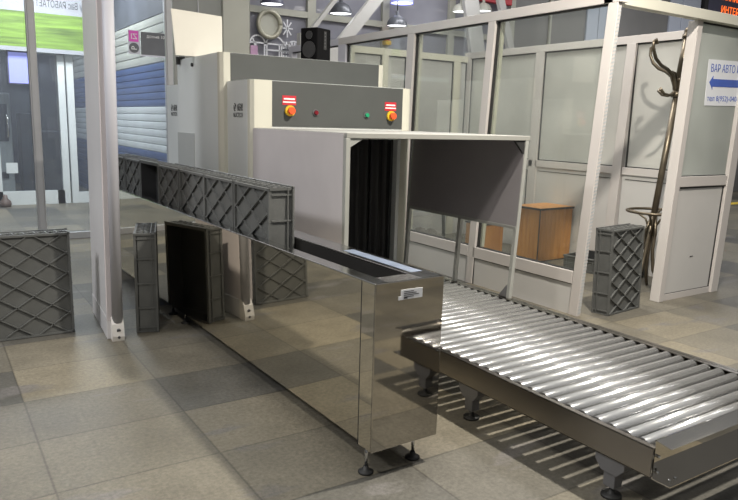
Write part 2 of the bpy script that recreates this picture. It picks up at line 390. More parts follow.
# ---------------------------------------------------------------- glass partition
gp = thing('glass_partition', 'glazed partition with brown grey metal posts left of the scanner', 'partition', (0, 7.09, 0))
for x in (-.435, 1.24):
    MB().box(x, x + .10, -.03, .05, 0, 5.5, .006).box(x + .02, x + .08, -.045, -.03, 0, 5.5).build('post', 'postg', gp)
B(-.335, 1.24, -.02, .04, 0, .085, .004).build('bottom_rail', 'postg', gp)
B(-6.0, -.435, -.02, .04, 0, .085, .004).build('bottom_rail', 'postg', gp)
B(-.335, 1.24, .0, .012, .05, 5.5).build('pane', 'tint', gp)
B(-6.0, -.435, .0, .012, .05, 5.5).build('pane', 'tint', gp)
st = thing('sign_sticker', 'pink and grey square sticker sign on the glass partition', 'sticker', (.833, 7.06, 2.40))
B(-.075, .075, 0, .004, 0, .30).build('white_backing', 'stickw', st)
B(-.068, .055, -.003, 0, .155, .293).build('pink_square', 'pink', st)
MB().cyl((-.005, -.003, .078), (-.005, 0, .078), .064, n=28).build('grey_disc', 'slate', st)
text('pink_mark', 'ZI', .10, 'white', st, on_front(0, -.005, .222), mirror=True)
text('disc_mark', 'P', .10, 'white', st, on_front(-.005, -.005, .078) @ Matrix.Rotation(PI / 2, 4, 'Z'), mirror=False)
B(.085, .40, 0, .004, .0, .29).build('grey_band', 'slate', st)
B(.075, .40, -.002, 0, -.02, .0).build('white_edge', 'stickw', st)
text('band_lettering', '01 выход', .055, 'white', st, on_front(.28, -.002, .235), mirror=True)
jr = MB().lathe([(0.0, 0), (.085, 0), (.095, .05), (.085, .10), (.04, .14), (.035, .20), (0, .21)]).build('floor_jar', 'brown'); jr.location = (-.47, 10.8, 0)
tag(jr, 'small brown jar standing on the floor by the white door', 'jar')

# ================================================================ CRATES
def make_crate():
    W, H, D, t = .505, .745, .158, .010
    w = W / 2
    root = thing('plastic_crate', '', 'crate')
    b = MB().use('crate')
    b.box(-w, w, .012, .012 + t, 0, H)                          # base plate (inside the lattice)
    for x0, x1 in ((-w, -w + t), (w - t, w)): b.box(x0, x1, .006, D, 0, H)
    b.box(-w, w, .006, D, 0, t); b.box(-w, w, .006, D, H - t, H)
    # ribs round the four sides
    for k in range(1, 4):
        z = H * k / 4
        for sx in (-1, 1): b.box(min(sx * w, sx * (w + .009)), max(sx * w, sx * (w + .009)), .012, D - .004, z - .005, z + .005)
    for z in (.035, H - .035):
        for sx in (-1, 1): b.box(min(sx * w, sx * (w + .008)), max(sx * w, sx * (w + .008)), .012, D - .004, z - .004, z + .004)
    for k in range(1, 7):
        x = -w + W * k / 7
        b.box(x - .005, x + .005, .012, D - .004, H, H + .009); b.box(x - .005, x + .005, .012, D - .004, -.004, 0)
    for k in range(7):
        xa, xb = -w + W * k / 7, -w + W * (k + 1) / 7
        for za in (H + .005, -.002):
            b.bar((xa, .02, za), (xb, D - .05, za), .008, .012 if za > 0 else .006); b.bar((xa, D - .05, za), (xb, .02, za), .008, .012 if za > 0 else .006)
    b.build('body', 'crate', root)
    # diagonal lattice ribs on the base
    l = MB()
    mx, mz = w - .012, .014
    for sgn in (1, -1):
        s = .66 * sgn
        k = -1.2
        while k < 2.0:
            pts = []
            for x in (-mx, mx):
                z = k + s * x
                if mz <= z <= H - mz: pts.append((x, z))
            for z in (mz, H - mz):
                x = (z - k) / s
                if -mx < x < mx: pts.append((x, z))
            if len(pts) >= 2:
                (xa, za), (xb, zb) = pts[0], pts[1]
                if math.hypot(xb - xa, zb - za) > .03:
                    l.bar((xa, .005, za), (xb, .005, zb), .007, .016, (0, 1, 0))
            k += .15
    l.build('base_lattice', 'crate', root)
    r = MB()
    for x0, x1 in ((-w - .004, -w + .012), (w - .012, w + .004)): r.box(x0, x1, -.004, .016, -.0, H + .004)
    r.box(-w, w, -.004, .016, 0, .014); r.box(-w, w, -.004, .016, H - .012, H + .004)
    r.build('base_frame', 'crate', root)
    # rim
    r = MB()
    e = .016
    for x0, x1 in ((-w - e, -w + .004), (w - .004, w + e)): r.box(x0, x1, D - .014, D, -.006, H + e, .002, 1); r.box(x0 + .006 if x0 < 0 else x0, x1 if x0 < 0 else x1 - .006, D - .044, D - .036, 0, H + .008)
    r.box(-w - e, w + e, D - .014, D, H - .004, H + e, .002, 1); r.box(-w - e, w + e, D - .014, D, -.008, .006, .002, 1)
    r.box(-w, w, D - .044, D - .036, H - .002, H + .010)
    for sx in (-1, 1):
        for z in (.0, H - .0): r.box(min(sx * (w - .01), sx * (w + .008)), max(sx * (w - .01), sx * (w + .008)), .0, D, z - .008 if z else 0, z + .008)
    r.build('rim', 'crate', root)
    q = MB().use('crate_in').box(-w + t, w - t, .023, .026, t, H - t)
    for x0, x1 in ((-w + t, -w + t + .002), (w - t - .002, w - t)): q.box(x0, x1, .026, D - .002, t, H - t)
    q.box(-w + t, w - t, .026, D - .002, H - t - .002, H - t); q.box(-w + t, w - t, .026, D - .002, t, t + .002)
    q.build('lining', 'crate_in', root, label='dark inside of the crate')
    return root
TH = math.radians(1.04)
def trough_xy(x, y): return (math.cos(TH) * x - math.sin(TH) * y, math.sin(TH) * x + math.cos(TH) * y)
crate = make_crate()
crate.location = (-.998, 2.905, .004); crate.rotation_euler = (math.radians(-2), 0, 0)
crate['label'] = 'grey crate standing on end on the floor left of the detector panel, lattice base forward'
LEANRZ = -PI / 2
dup(crate, (-.275, 2.915, .004), (0, 0, math.radians(-106.5)), 'grey crate standing on its end between the detector panel and the mirrored side')
dup(crate, (3.556, 1.297, .004), (math.radians(-2), 0, math.radians(6)), 'dark grey crate standing on end at the booth doorway beside the coat rack')
low = dup(crate, (4.86, 2.25, .004), (-PI / 2, 0, 0), 'dark crate lying flat on the booth floor beside the wooden cabinet')
low.rotation_euler = (PI / 2, 0, math.radians(8)); low.location = (4.80, 2.9, .006)
names = ['nearest crate of the row standing in the steel trough, its end showing', 'second crate from the near end of the row in the trough',
         'third crate from the near end of the row in the trough', 'fourth crate along the trough, just before the black open one',
         'crate turned round in the trough row, its black inside showing', 'crate just past the black open one in the trough row',
         'farthest crate of the trough row, next to the detector panel']
for i, nm in enumerate(names):
    yc = 1.205 + .262 + i * .524
    if i == 4: loc, rz = trough_xy(.085 + .158 + .0, yc), PI / 2 + TH
    else: loc, rz = trough_xy(.085 + random.uniform(-.004, .004), yc), -PI / 2 + TH
    if i == 4: loc = trough_xy(.085, yc); 
    if i == 4:
        # opening towards the viewer: base at the far side
        loc = trough_xy(.085 + .158, yc)
    dup(crate, (loc[0], loc[1], .462), (0, 0, rz), nm, 'crates standing in the trough')

# ================================================================ STEEL TROUGH
tr = thing('steel_trough', 'long mirror polished steel trough holding the crates', 'trough', (0, 0, 0), (0, 0, TH))
L0, Wd, ZB, ZT = 5.12, .381, .133, .918
TL = math.radians(.78)
sp_ = MB().extrude([(.046, .104, ZB - .020), (.038, .104, ZT - .006), (.05, .104, ZT - .006), (.058, .104, ZB - .020)], (0, L0 - .104, 0))
side = sp_.build('mirrored_side_panel', 'mirror', tr)
B(.0, .02, .0, .103, ZB, ZT - .004, .003).build('corner_strip', 'mirror', tr)
B(-.001, .001, .1035, .1075, ZB, ZT - .006).build('seam', 'gasket', tr)
B(.0, Wd, -.006, .008, ZB, ZT, .003).build('end_panel', 'brushed', tr)
B(Wd - .012, Wd, .01, L0, ZB, ZT - .004).build('rear_side_panel', 'mirror', tr)
B(0, Wd, L0, L0 + .01, ZB, ZT).build('far_end_panel', 'mirror', tr)
B(0.0, .074, .0, L0, ZT - .008, ZT, .002, 1).build('near_rail', 'rail', tr)
B(.255, Wd, .0, L0, ZT - .008, ZT, .002, 1).build('far_rail', 'rail', tr)
B(.074, .255, .008, .105, ZT - .008, ZT - .001).build('end_cap', 'sidesteel', tr)
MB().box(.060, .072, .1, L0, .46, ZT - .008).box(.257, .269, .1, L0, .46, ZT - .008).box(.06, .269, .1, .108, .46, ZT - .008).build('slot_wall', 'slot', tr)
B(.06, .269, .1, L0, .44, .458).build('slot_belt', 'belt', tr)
B(.285, .350, .12, .72, ZT, ZT + .0012).build('protective_film', 'film', tr)
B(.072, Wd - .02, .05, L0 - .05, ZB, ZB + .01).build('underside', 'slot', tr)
def foot(b, x, y, ztop, r=.008):
    b.use('rail').cyl((x, y, .02), (x, y, ztop), r, n=12)
    b.use('rubber').lathe([(0.0, 0), (.036, 0), (.036, .008), (.026, .014), (.014, .018), (.012, .034), (0, .034)], (x, y, 0), 20)
for x, y in ((.026, .07), (.30, .07), (.10, 2.75), (.30, 2.75), (.10, 3.05), (.30, 3.05), (.026, 5.0), (.30, 5.0)):
    b = MB(); foot(b, x, y, ZB + .01); b.build('foot', None, tr)
lb = B(.135, .255, -.0085, -.006, .833, .877).build('rating_label', 'paper', tr, 'white printed label')
B(.122, .145, -.0088, -.006, .832, .848).build('label_tab', 'paper', lb)
for k, z in enumerate((.868, .860, .852, .844)):
    B(.15, .205 + .03 * ((k * 7) % 3) / 2, -.0092, -.0085, z - .0015, z + .0015).build('print_line', 'ink', lb)
B(.15, .17, -.0092, -.0085, .836, .842).build('print_line', 'ink', lb)

# ================================================================ ROLLER CONVEYOR
cv = thing('roller_conveyor', 'low roller conveyor running out of the scanner tunnel', 'conveyor', (1.42, .8, 0))
def CV(b): return b.xf(Matrix.Translation((-1.42, -.8, 0)))
X0, X1, Y0, Y1, ZC, ZCB = .814, 2.035, -.853, 2.60, .326, .195
CV(MB().box(X0, X0 + .006, Y0, Y1, ZCB, ZC, .001, 1).box(X0, X0 + .030, Y0, Y1, ZC - .004, ZC).box(X0, X0 + .03, Y0, Y1, ZCB, ZCB + .004)).build('side_rail', 'sidesteel', cv)
CV(MB().box(X1 - .006, X1, Y0, Y1, ZCB, ZC, .001, 1).box(X1 - .040, X1 + .03, Y0, Y1, ZC - .004, ZC).box(X1 - .03, X1, Y0, Y1, ZCB, ZCB + .004)).build('side_rail', 'sidesteel', cv)
n = 0
y = Y0 + .075
ro = None
while y < 2.58:
    if ro is None:
        ro = MB().use('roller').cyl((-.565, 0, 0), (.558, 0, 0), .031, n=24).use('legblk').cyl((-.600, 0, 0), (-.565, 0, 0), .013, n=10).cyl((.558, 0, 0), (.59, 0, 0), .013, n=10).build('roller', None, cv)
        o = ro
    else:
        o = ro.copy(); C.objects.link(o); o.parent = cv
    o.location = (0, y - .8, .300); n += 1; y += .0794
# end channel
b = MB()
b.box(X0 + .012, X1 - .005, Y0 - .004, Y0, .19, .362)
b.extrude([(X0 + .012, Y0, .362), (X0 + .012, Y0 - .075, .350), (X0 + .012, Y0 - .075, .346), (X0 + .012, Y0, .357)], (X1 - X0 - .017, 0, 0))
b.box(X0 + .012, X1 - .005, Y0 - .085, Y0, .187, .191)
CV(b).build('end_channel', 'brushed', cv)
b = MB()
for z in (.215, .285): b.cyl((X0 + .035, Y0 - .004, z), (X0 + .035, Y0 - .016, z), .007, n=10)
for x in (X0 + .06, X0 + .10): b.cyl((x, Y0 - .05, .191), (x, Y0 - .05, .198), .006, n=10)
CV(b).build('bolt', 'rail', cv)
for yy in (.279, -.651, 1.6):
    CV(MB().box(X0 + .03, X1 - .03, yy - .03, yy + .03, ZCB - .005, ZCB + .03)).build('cross_beam', 'legblk', cv)
    for xx in (.858, 1.985):
        b = MB().use('legblk').extrude([(xx - .035, yy - .075, ZCB + .06), (xx - .035, yy + .075, ZCB + .06), (xx - .035, yy + .075, ZCB - .035), (xx - .035, yy + .04, ZCB - .075), (xx - .035, yy - .04, ZCB - .075), (xx - .035, yy - .075, ZCB - .035)], (.06, 0, 0))
        b.box(xx - .028, xx + .028, yy - .03, yy + .03, .05, ZCB - .05, .004)
        foot(b, xx, yy, .08, .012)
        b.use('rubber').lathe([(0, .012), (.045, .012), (.045, .0), (0, 0)], (xx, yy, 0), 20)
        CV(b).build('leg', None, cv)
cu_ = thing('tool_clip', 'small bent steel bracket on the conveyor corner', 'bracket', (X0, Y0, .3))
bpy.data.objects.remove(cu_)

# ================================================================ EXIT HOOD
hd = thing('exit_hood', 'pale metal hood frame over the conveyor at the tunnel exit', 'hood', (1.34, 1.9, 0))
def HD(b): return b.xf(Matrix.Translation((-1.34, -1.9, 0)))
HX0, HX1, HY0, HY1, HZ = .569, 2.125, 1.215, 2.60, 1.537
HD(MB().box(HX0, HX1 + .01, HY0 - .008, HY1, HZ - .034, HZ, .003, 1)).build('roof', 'roofsheet', hd)
HD(B(HX0 - .006, HX0 + .014, HY0 + .02, HY1, .12, HZ - .004)).build('side_panel', 'hood', hd, 'solid left side panel')
HD(B(HX0 - .004, HX0 + .030, HY0 - .008, HY0 + .03, 0.0, HZ - .034, .003, 1)).build('leg', 'hframe', hd)
HD(B(HX0 + .02, HX0 + .045, HY1 - .05, HY1 - .02, 0.0, HZ - .034)).build('leg', 'hframe', hd)
for yy, xb in ((HY0 + .008, 2.040), (1.86, 2.045), (2.56, 2.045)):
    HD(MB().bar((2.108, yy, HZ - .03), (xb, yy, ZC), .03, .03, (0, 1, 0))).build('leg', 'hframe', hd)
xp = 2.088
def px_(z): return 2.045 + (z - ZC) / (HZ - .03 - ZC) * .063
HD(MB().extrude([(px_(HZ - .03) - .018, HY0 + .0, HZ - .03), (px_(HZ - .03) - .018, HY1 - .05, HZ - .03), (px_(.86) - .018, HY1 - .05, .86), (px_(.86) - .018, HY0, .86)], (.006, 0, 0))).build('guard_panel', 'hoodshade', hd, 'half height right guard panel')
HD(B(px_(.86) - .022, px_(.86) + .012, HY0, HY1 - .05, .85, .872)).build('panel_rail', 'hframe', hd)
for sx, x in ((1, HX0 + .03), (-1, 2.09)):
    HD(MB().extrude([(x, HY0 + .0, HZ - .034), (x + sx * .10, HY0, HZ - .034), (x, HY0, HZ - .034 - (.055 if sx > 0 else .10))], (0, .02, 0))).build('gusset', 'hframe' if sx > 0 else 'gasket', hd)
HD(MB().extrude([(2.03, HY0 + .0, ZC + .002), (2.03, HY0 + .11, ZC + .002), (2.03, HY0 + .03, ZC + .10)], (.012, 0, 0))).build('gusset', 'legblk', hd)
# bolts along the left panel edge
b = MB()
for k in range(6): b.cyl((HX0 + .0, HY0 + .05, .55 + k * .17), (HX0 - .003, HY0 + .05, .55 + k * .17), .004, n=8)
HD(b).build('screw', 'gasket', hd)

# ================================================================ X-RAY SCANNER
sx_ = thing('baggage_scanner', 'large pale grey baggage x-ray scanner with dark front panels', 'scanner', (1.32, 3.6, 0))
def SX(b): return b.xf(Matrix.Translation((-1.32, -3.6, 0)))
def foot_print(x0, x1, y0, y1, r, n=6, back=False):
    pts = []
    def arc(cx, cy, a0, a1, r):
        for i in range(n + 1):
            a = a0 + (a1 - a0) * i / n; pts.append((cx + r * math.cos(a), cy + r * math.sin(a)))
    arc(x0 + r, y0 + r, PI, 1.5 * PI, r); arc(x1 - r, y0 + r, 1.5 * PI, 2 * PI, r)
    if back: arc(x1 - r, y1 - r, 0, .5 * PI, r); arc(x0 + r, y1 - r, .5 * PI, PI, r)
    else: pts.extend([(x1, y1), (x0, y1)])
    return pts
FX0, FX1, FY, UY0, UY1 = .551, 2.081, 2.61, 3.10, 4.26
b = MB().prism(foot_print(FX0, FX1, FY, UY0, .06), 1.46, 1.902)
b.prism([(FX0, FY + .06), (FX0 + .02, FY + .015), (FX0 + .07, FY), (.72, FY), (.72, UY0), (FX0, UY0)], .12, 1.46)
b.prism([(1.945, FY), (FX1 - .06, FY), (FX1 - .015, FY + .02), (FX1, FY + .06), (FX1, UY0), (1.945, UY0)], .12, 1.46)
b.box(.72, 1.945, FY + .01, UY0, .12, .27)
SX(b).build('exit_block', 'body', sx_)
SX(MB().prism(foot_print(.495, 2.111, UY0, UY1, .055, back=True), .10, 2.133)).build('main_cabinet', 'body', sx_)
SX(MB().prism(foot_print(FX0, FX1, UY1 - .02, 4.80, .05, back=True), .12, 1.915)).build('entry_block', 'body', sx_)
# cream corner strips
def strip(x0, x1, y, z0, z1, left):
    r = .06
    if left: pts = [(x0 - .003, y + r), (x0 + .003, y + r * .45), (x0 + r * .45, y - .003), (x0 + r, y - .004), (x1, y - .004), (x1, y + .004), (x0 + r, y + .02), (x0 + .02, y + r)]
    else: pts = [(x0, y - .004), (x1 - r, y - .004), (x1 - r * .45, y + .003), (x1 + .003, y + r * .45), (x1 + .003, y + r), (x1 - .02, y + r), (x1 - r, y + .02), (x0, y + .004)]
    SX(MB().prism(pts, z0, z1)).build('corner_strip', 'cream', sx_, 'cream front corner strip')
strip(FX0, .727, FY, .13, 1.903, True); strip(1.98, FX1, FY, .13, 1.903, False)
strip(.495, .58, UY0, 1.0, 2.134, True); strip(2.045, 2.111, UY0, 1.85, 2.134, False)
SX(B(.727, 1.98, FY - .006, FY + .01, 1.552, 1.899)).build('front_panel', 'dkpanel', sx_, 'dark grey front control panel')
SX(B(.58, 2.045, UY0 - .006, UY0 + .01, 1.88, 2.131)).build('upper_panel', 'dkpanel', sx_, 'dark grey upper panel')
SX(B(.489, .497, 3.76, 4.235, .3, 1.46)).build('grey_side_plate', 'sideplate', sx_)  # thin rectangle, darker than the cabinet side around it
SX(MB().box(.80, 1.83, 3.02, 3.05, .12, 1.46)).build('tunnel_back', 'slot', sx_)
for k in range(10):
    x = .72 + k * .1225
    b = MB(); pts = []
    for i in range(7):
        t = i / 6; pts.append((x + .124 * t, 2.645 + (.022 if k % 2 else 0) + .018 * math.sin(t * PI * 2 + k)))
    pts2 = [(a, c + .004) for a, c in reversed(pts)]
    SX(b.prism(pts + pts2, .345, 1.46)).build('curtain_strip', 'curtain', sx_)
SX(MB().cyl((1.80, FY + .005, .95), (1.80, FY - .004, .95), .012, n=12)).build('sensor', 'gasket', sx_) if False else None
for x, zc in ((.876, 1.675), (1.853, 1.662)):
    e = SX(MB().use('yellow').cyl((x, FY - .006, zc), (x, FY - .030, zc), .042, n=24).use('orange').cyl((x, FY - .03, zc), (x, FY - .042, zc), .018, n=20).cyl((x, FY - .042, zc), (x, FY - .065, zc), .031, .027, n=24)).build('emergency_button', None, sx_, 'red mushroom button on yellow collar')
    l = SX(B(x - .062, x + .058, FY - .008, FY - .006, zc + .045, zc + .118)).build('warning_label', 'redlabel', sx_, 'red label with two white lines of print')
    SX(MB().box(x - .05, x + .046, FY - .010, FY - .008, zc + .086, zc + .098).box(x - .057, x + .054, FY - .010, FY - .008, zc + .062, zc + .072)).build('white_print', 'white', l)
for x, zc, m, nm in ((1.113, 1.668, 'darkred', 'red indicator lamp'), (1.605, 1.662, 'green', 'green indicator lamp')):
    SX(MB().use('legblk').cyl((x, FY - .006, zc), (x, FY - .014, zc), .027, n=20).use(m).cyl((x, FY - .014, zc), (x, FY - .030, zc), .020, .016, n=20)).build('indicator_lamp', None, sx_, nm)
def logo(y, z, s=1.0):
    T = Matrix.Translation((-1.32, -3.6, 0))
    x = FX0 - .0015
    text('lettering', 'NUCTECH', .052 * s, 'ink', sx_, T @ on_left(x, y, z - .033 * s), width=.19 * s)
    text('lettering', '威视', .066 * s, 'ink', sx_, T @ on_left(x, y - .04 * s, z + .028 * s), width=.115 * s)
    b = MB().use('ink')
    for k in range(24):
        a0, a1 = 2 * PI * k / 24, 2 * PI * (k + 1) / 24
        if k in (2, 3, 14, 15): continue
        f = lambda a, r: (x - .001, y + .065 * s + r * .8 * math.cos(a) * s, z + .028 * s + r * math.sin(a) * s)
        b.extrude([f(a0, .024), f(a1, .024), f(a1, .033), f(a0, .033)], (.001, 0, 0))
    b.extrude([(x - .001, y + .065 * s + .020 * s, z + .006 * s), (x - .001, y + .065 * s + .010 * s, z + .006 * s), (x - .001, y + .065 * s - .020 * s, z + .052 * s), (x - .001, y + .065 * s - .008 * s, z + .052 * s)], (.001, 0, 0))
    SX(b).build('emblem', None, sx_)
logo(2.865, 1.665); logo(4.53, 1.665)
b = MB().cyl((.495, 3.77, 2.065), (.478, 3.77, 2.065), .016, n=12)
SX(b).build('lock_button', 'gasket', sx_)

bd = MB().extrude([(.326, 3.72, 2.125), (.746, 3.70, 2.125), (.746, 3.70, 2.487), (.295, 3.72, 2.51)], (0, .012, 0)).build('cream_board', 'board')
bd.data.transform(Matrix.Translation((-.33 + .33, 0, 0)))
# the board is pushed back so its foot rests on the cabinet roof
for v in bd.data.vertices: v.co.z += .010
bd.data.transform(Matrix.Translation((0, 0, 0)))
tag(bd, 'cream blank board standing on top of the scanner at its left edge', 'board')
ck = thing('clamp', 'small black clip at the foot of the cream board', 'clip', (.49, 4.12, 2.134))
B(-.02, .03, -.06, .06, 0, .022, .004).build('jaw', 'gasket', ck); B(-.035, .0, -.012, .012, -.05, .02).build('lever', 'gasket', ck)

spk = thing('loudspeaker', 'black loudspeaker standing on top of the scanner', 'speaker', (1.475, 3.30, 2.134), (0, 0, math.radians(24)))
B(-.085, .12, -.09, .10, 0, .29, .010).build('cabinet', 'black', spk)
MB().use('blackcone').cyl((-.086, .0, .10), (-.092, .0, .10), .072, n=28).use('black').cyl((-.092, .0, .10), (-.080, .0, .10), .055, .02, n=28, cap=False).build('woofer', None, spk)
MB().use('blackcone').cyl((-.086, .0, .225), (-.091, .0, .225), .036, n=24).build('tweeter', None, spk)
B(.015, .055, -.0915, -.089, .105, .265).build('control_slot', 'gasket', spk)
for k in range(5): MB().cyl((.03, -.094, .13 + k * .03), (.03, -.089, .13 + k * .03), .006, n=8).build('knob', 'legblk', spk)

# ================================================================ METAL DETECTOR
md = thing('metal_detector_panel', 'tall grey walk-through metal detector side panel by the trough', 'metal detector', (-.488, 2.99, 0), (0, math.radians(.6), math.radians(-4)))
Hd = 3.1
B(-.055, -.010, -.36, .40, .16, Hd).build('outer_face', 'detector', md)
B(-.010, .045, -.36, .40, .16, Hd).build('inner_face', 'detectp', md)
B(-.06, .05, -.385, -.36, .14, Hd, .004).build('edge_strip', 'detectp', md, 'pinkish front edge strip')
MB().cyl((.012, -.398, .13), (.012, -.398, Hd), .038, n=20).build('front_tube', 'detecttube', md)
MB().cyl((0, .41, .13), (0, .41, Hd), .034, n=20).build('rear_tube', 'detecttube', md)
MB().box(-.058, .048, -.38, .41, 0.0, .16, .005).build('plinth', 'detector', md)
f = MB().extrude([(-.032, -.36, 0), (-.032, -.45, 0), (-.032, -.455, .035), (-.032, -.435, .12), (-.032, -.40, .165), (-.032, -.36, .165)], (.082, 0, 0)).build('foot_cap', 'footwhite', md, 'white plastic foot cap')
MB().cyl((.012, -.450, .075), (.012, -.44, .08), .014, n=12).build('screw', 'legblk', f)
MB().cyl((.012, -.458, .028), (.012, -.445, .03), .010, n=12).build('screw', 'legblk', f)

# ================================================================ BOOTH
bt = thing('glazed_booth', 'white framed glazed inspection booth right of the conveyor', 'booth', (4.1, 3.4, 0))
def BT(b): return b.xf(Matrix.Translation((-4.1, -3.4, 0)))
XF, YN, YFAR, XB, ZBM = 3.04, 1.349, 5.38, 5.11, 2.58
T = .09
# front wall (along y at x = XF)
def LEAN(b, k):          # the booth uprights stand slightly out of plumb towards the doorway
    bmesh.ops.transform(b.bm, matrix=Matrix(((1, 0, 0, 0), (0, 1, k, 0), (0, 0, 1, 0), (0, 0, 0, 1))), verts=b.bm.verts); return BT(b)
LEAN(B(XF, XF + .048, 1.392, 1.486, 0, ZBM, .003), -.054).build('post', 'cboth', bt, 'near corner post')
b = MB().use('white_s')
for k in range(86):
    z = .02 + k * .0295
    b.extrude([(XF + .010, 1.3905, z), (XF + .047, 1.3905, z + .012), (XF + .047, 1.3905, z + .024), (XF + .010, 1.3905, z + .012)], (0, .003, 0))
LEAN(b, -.054).build('zigzag_strip', None, bt, 'pale ridged strip along the corner post')
for y0, y1, k in ((2.757, 2.852, -.05), (3.985, 4.11, -.03), (5.38, 5.56, 0)):
    m = 'lilac' if y0 > 5 else 'cboth'
    LEAN(B(XF, XF + T, y0, y1, 0, ZBM, .003), k).build('post', m, bt)
    LEAN(B(XF + .03, XF + .06, y0 - .014, y0, .39, ZBM), k).build('gasket', 'gasket', bt)
    LEAN(B(XF + .065, XF + T + .01, y0 - .035, y0 - .014, .39, ZBM), k).build('inner_bead', 'fcream', bt)
BT(B(XF, XF + T, 1.234, 5.56, ZBM, ZBM + .085, .003)).build('top_beam', 'cboth', bt)
BT(B(XF, XF + T, 5.56, 7.0, ZBM, ZBM + .085, .003)).build('top_beam', 'lilac', bt)
BT(B(XF + .02, XF + .06, 5.58, 7.0, ZBM - .012, ZBM)).build('gasket', 'gasket', bt)
BT(B(XF, XF + T, 6.9, 7.0, 0, ZBM, .003)).build('post', 'lilac', bt)
spans = ((1.475, 2.757, 1.47, 1.36, 2.75, 2.64), (2.84, 3.98, 2.84, 2.73, 3.97, 3.91), (4.10, 5.38, 4.10, 4.04, 5.38, 5.38))
for y0, y1, pa, pb, pc, pd in spans:
    BT(B(XF, XF + T, y0, y1, .275, .385, .003)).build('sill_rail', 'cboth', bt)
    BT(B(XF + .012, XF + .06, y0, y1, 0, .275)).build('lower_panel', 'cboth2', bt)
    BT(B(XF + .008, XF + .013, y0, y1, .268, .275)).build('panel_seam', 'gasket', bt)
    BT(B(XF + .008, XF + .013, y1 - .02, y1 - .008, .0, .27)).build('panel_seam', 'gasket', bt)
    BT(MB().extrude([(XF + .04, pa, .39), (XF + .04, pc, .39), (XF + .04, pd, ZBM), (XF + .04, pb, ZBM)], (.008, 0, 0))).build('pane', 'clear', bt)
    BT(B(XF + .02, XF + .06, y0, y1, .385, .393)).build('gasket', 'gasket', bt)
    BT(B(XF + .02, XF + .06, pb, pd, ZBM - .012, ZBM)).build('gasket', 'gasket', bt)
# near end wall (along x at y = YN)
BT(B(XF, 5.23, YN - .045, YN + .045, ZBM, ZBM + .085, .003)).build('top_beam', 'cream', bt)
PX0, PX1 = 4.145, 5.075
BT0 = BT
def BT(b):      # this panel stands a little out of plumb
    bmesh.ops.transform(b.bm, matrix=Matrix(((1, 0, .055, 0), (0, 1, 0, 0), (0, 0, 1, 0), (0, 0, 0, 1))), verts=b.bm.verts)
    return BT0(b)
BT(B(PX0, PX0 + .075, YN, YN + .10, 0, ZBM, .004)).build('post', 'cboth', bt, 'doorway post')
BT(B(PX1 - .06, PX1 + .06, YN, YN + .08, 0, ZBM, .004)).build('post', 'cboth', bt)
BT(B(PX0 + .075, PX1 - .06, YN + .02, YN + .07, .0, .06)).build('bottom_rail', 'cboth', bt)
BT(B(PX0 + .075, PX1 - .06, YN + .01, YN + .08, 1.09, 1.185, .003)).build('mid_rail', 'cboth', bt)
BT(B(PX0 + .075, PX1 - .06, YN + .03, YN + .06, .06, 1.09)).build('lower_panel', 'cboth2', bt)
BT(B(PX0 + .13, PX1 - .075, YN + .025, YN + .031, 1.072, 1.084)).build('panel_seam', 'gasket', bt)
BT(B(PX1 - .088, PX1 - .072, YN + .025, YN + .031, .06, 1.08)).build('panel_seam', 'gasket', bt)
BT(B(PX0 + .10, PX1 - .09, YN + .026, YN + .031, .06, .066)).build('panel_seam', 'gasket', bt)
BT(B(PX0 + .45, PX0 + .50, YN + .026, YN + .031, .40, .405)).build('panel_seam', 'gasket', bt)
BT(B(PX0 + .075, PX1 - .06, YN + .04, YN + .046, 1.185, ZBM)).build('pane', 'frostn', bt)
BT(B(PX0 + .075, PX0 + .083, YN + .03, YN + .05, 1.185, ZBM)).build('gasket', 'gasket', bt)
BT(B(PX0 + .075, PX1 - .06, YN + .03, YN + .05, ZBM - .014, ZBM)).build('gasket', 'gasket', bt)
BT(B(PX0 + .075, PX1 - .06, YN + .03, YN + .05, 1.185, 1.192)).build('gasket', 'gasket', bt)
BT = BT0
# back wall (along y at x = XB)
ZBK = 2.545
BT(B(XB, XB + .08, 1.52, YFAR + .08, ZBK, ZBK + .085, .003)).build('top_beam', 'cboth', bt)
bposts = ((1.52, 1.60), (2.59, 2.73), (3.93, 4.07), (YFAR - .06, YFAR + .08))
for i, (y0, y1) in enumerate(bposts):
    if i == 1: LEAN(B(XB - .008, XB + .08, y0 + .075, y1 + .055, 0, ZBK, .003), -.035).build('post', 'cboth', bt)
    else: BT(B(XB, XB + .08, y0, y1, 0, ZBK, .003)).build('post', 'cboth', bt)
for (a0, a1), (b0, b1) in zip(bposts, bposts[1:]):
    a1 -= .07; b0 += .02
    BT(B(XB, XB + .07, a1, b0, 1.095, 1.18, .003)).build('mid_rail', 'cboth', bt)
    BT(B(XB + .02, XB + .05, a1, b0, 0, 1.095)).build('lower_panel', 'cboth2', bt); a1 += .07; b0 -= .02
    BT(B(XB + .015, XB + .021, a1 + .02, a1 + .032, .05, 1.04)).build('panel_seam', 'gasket', bt)
    BT(B(XB + .015, XB + .021, a1 + .02, b0 - .02, 1.04, 1.046)).build('panel_seam', 'gasket', bt)
    BT(B(XB + .035, XB + .041, a1 - .07, b0 + .02, 1.18, ZBK)).build('pane', 'frost', bt)
    BT(B(XB + .022, XB + .034, b0 - .014, b0, 1.18, ZBK)).build('gasket', 'gasket', bt)
    BT(B(XB + .022, XB + .034, a1, b0, 1.18, 1.192)).build('gasket', 'gasket', bt)
    BT(B(XB + .022, XB + .034, a1, b0, ZBK - .014, ZBK)).build('gasket', 'gasket', bt)
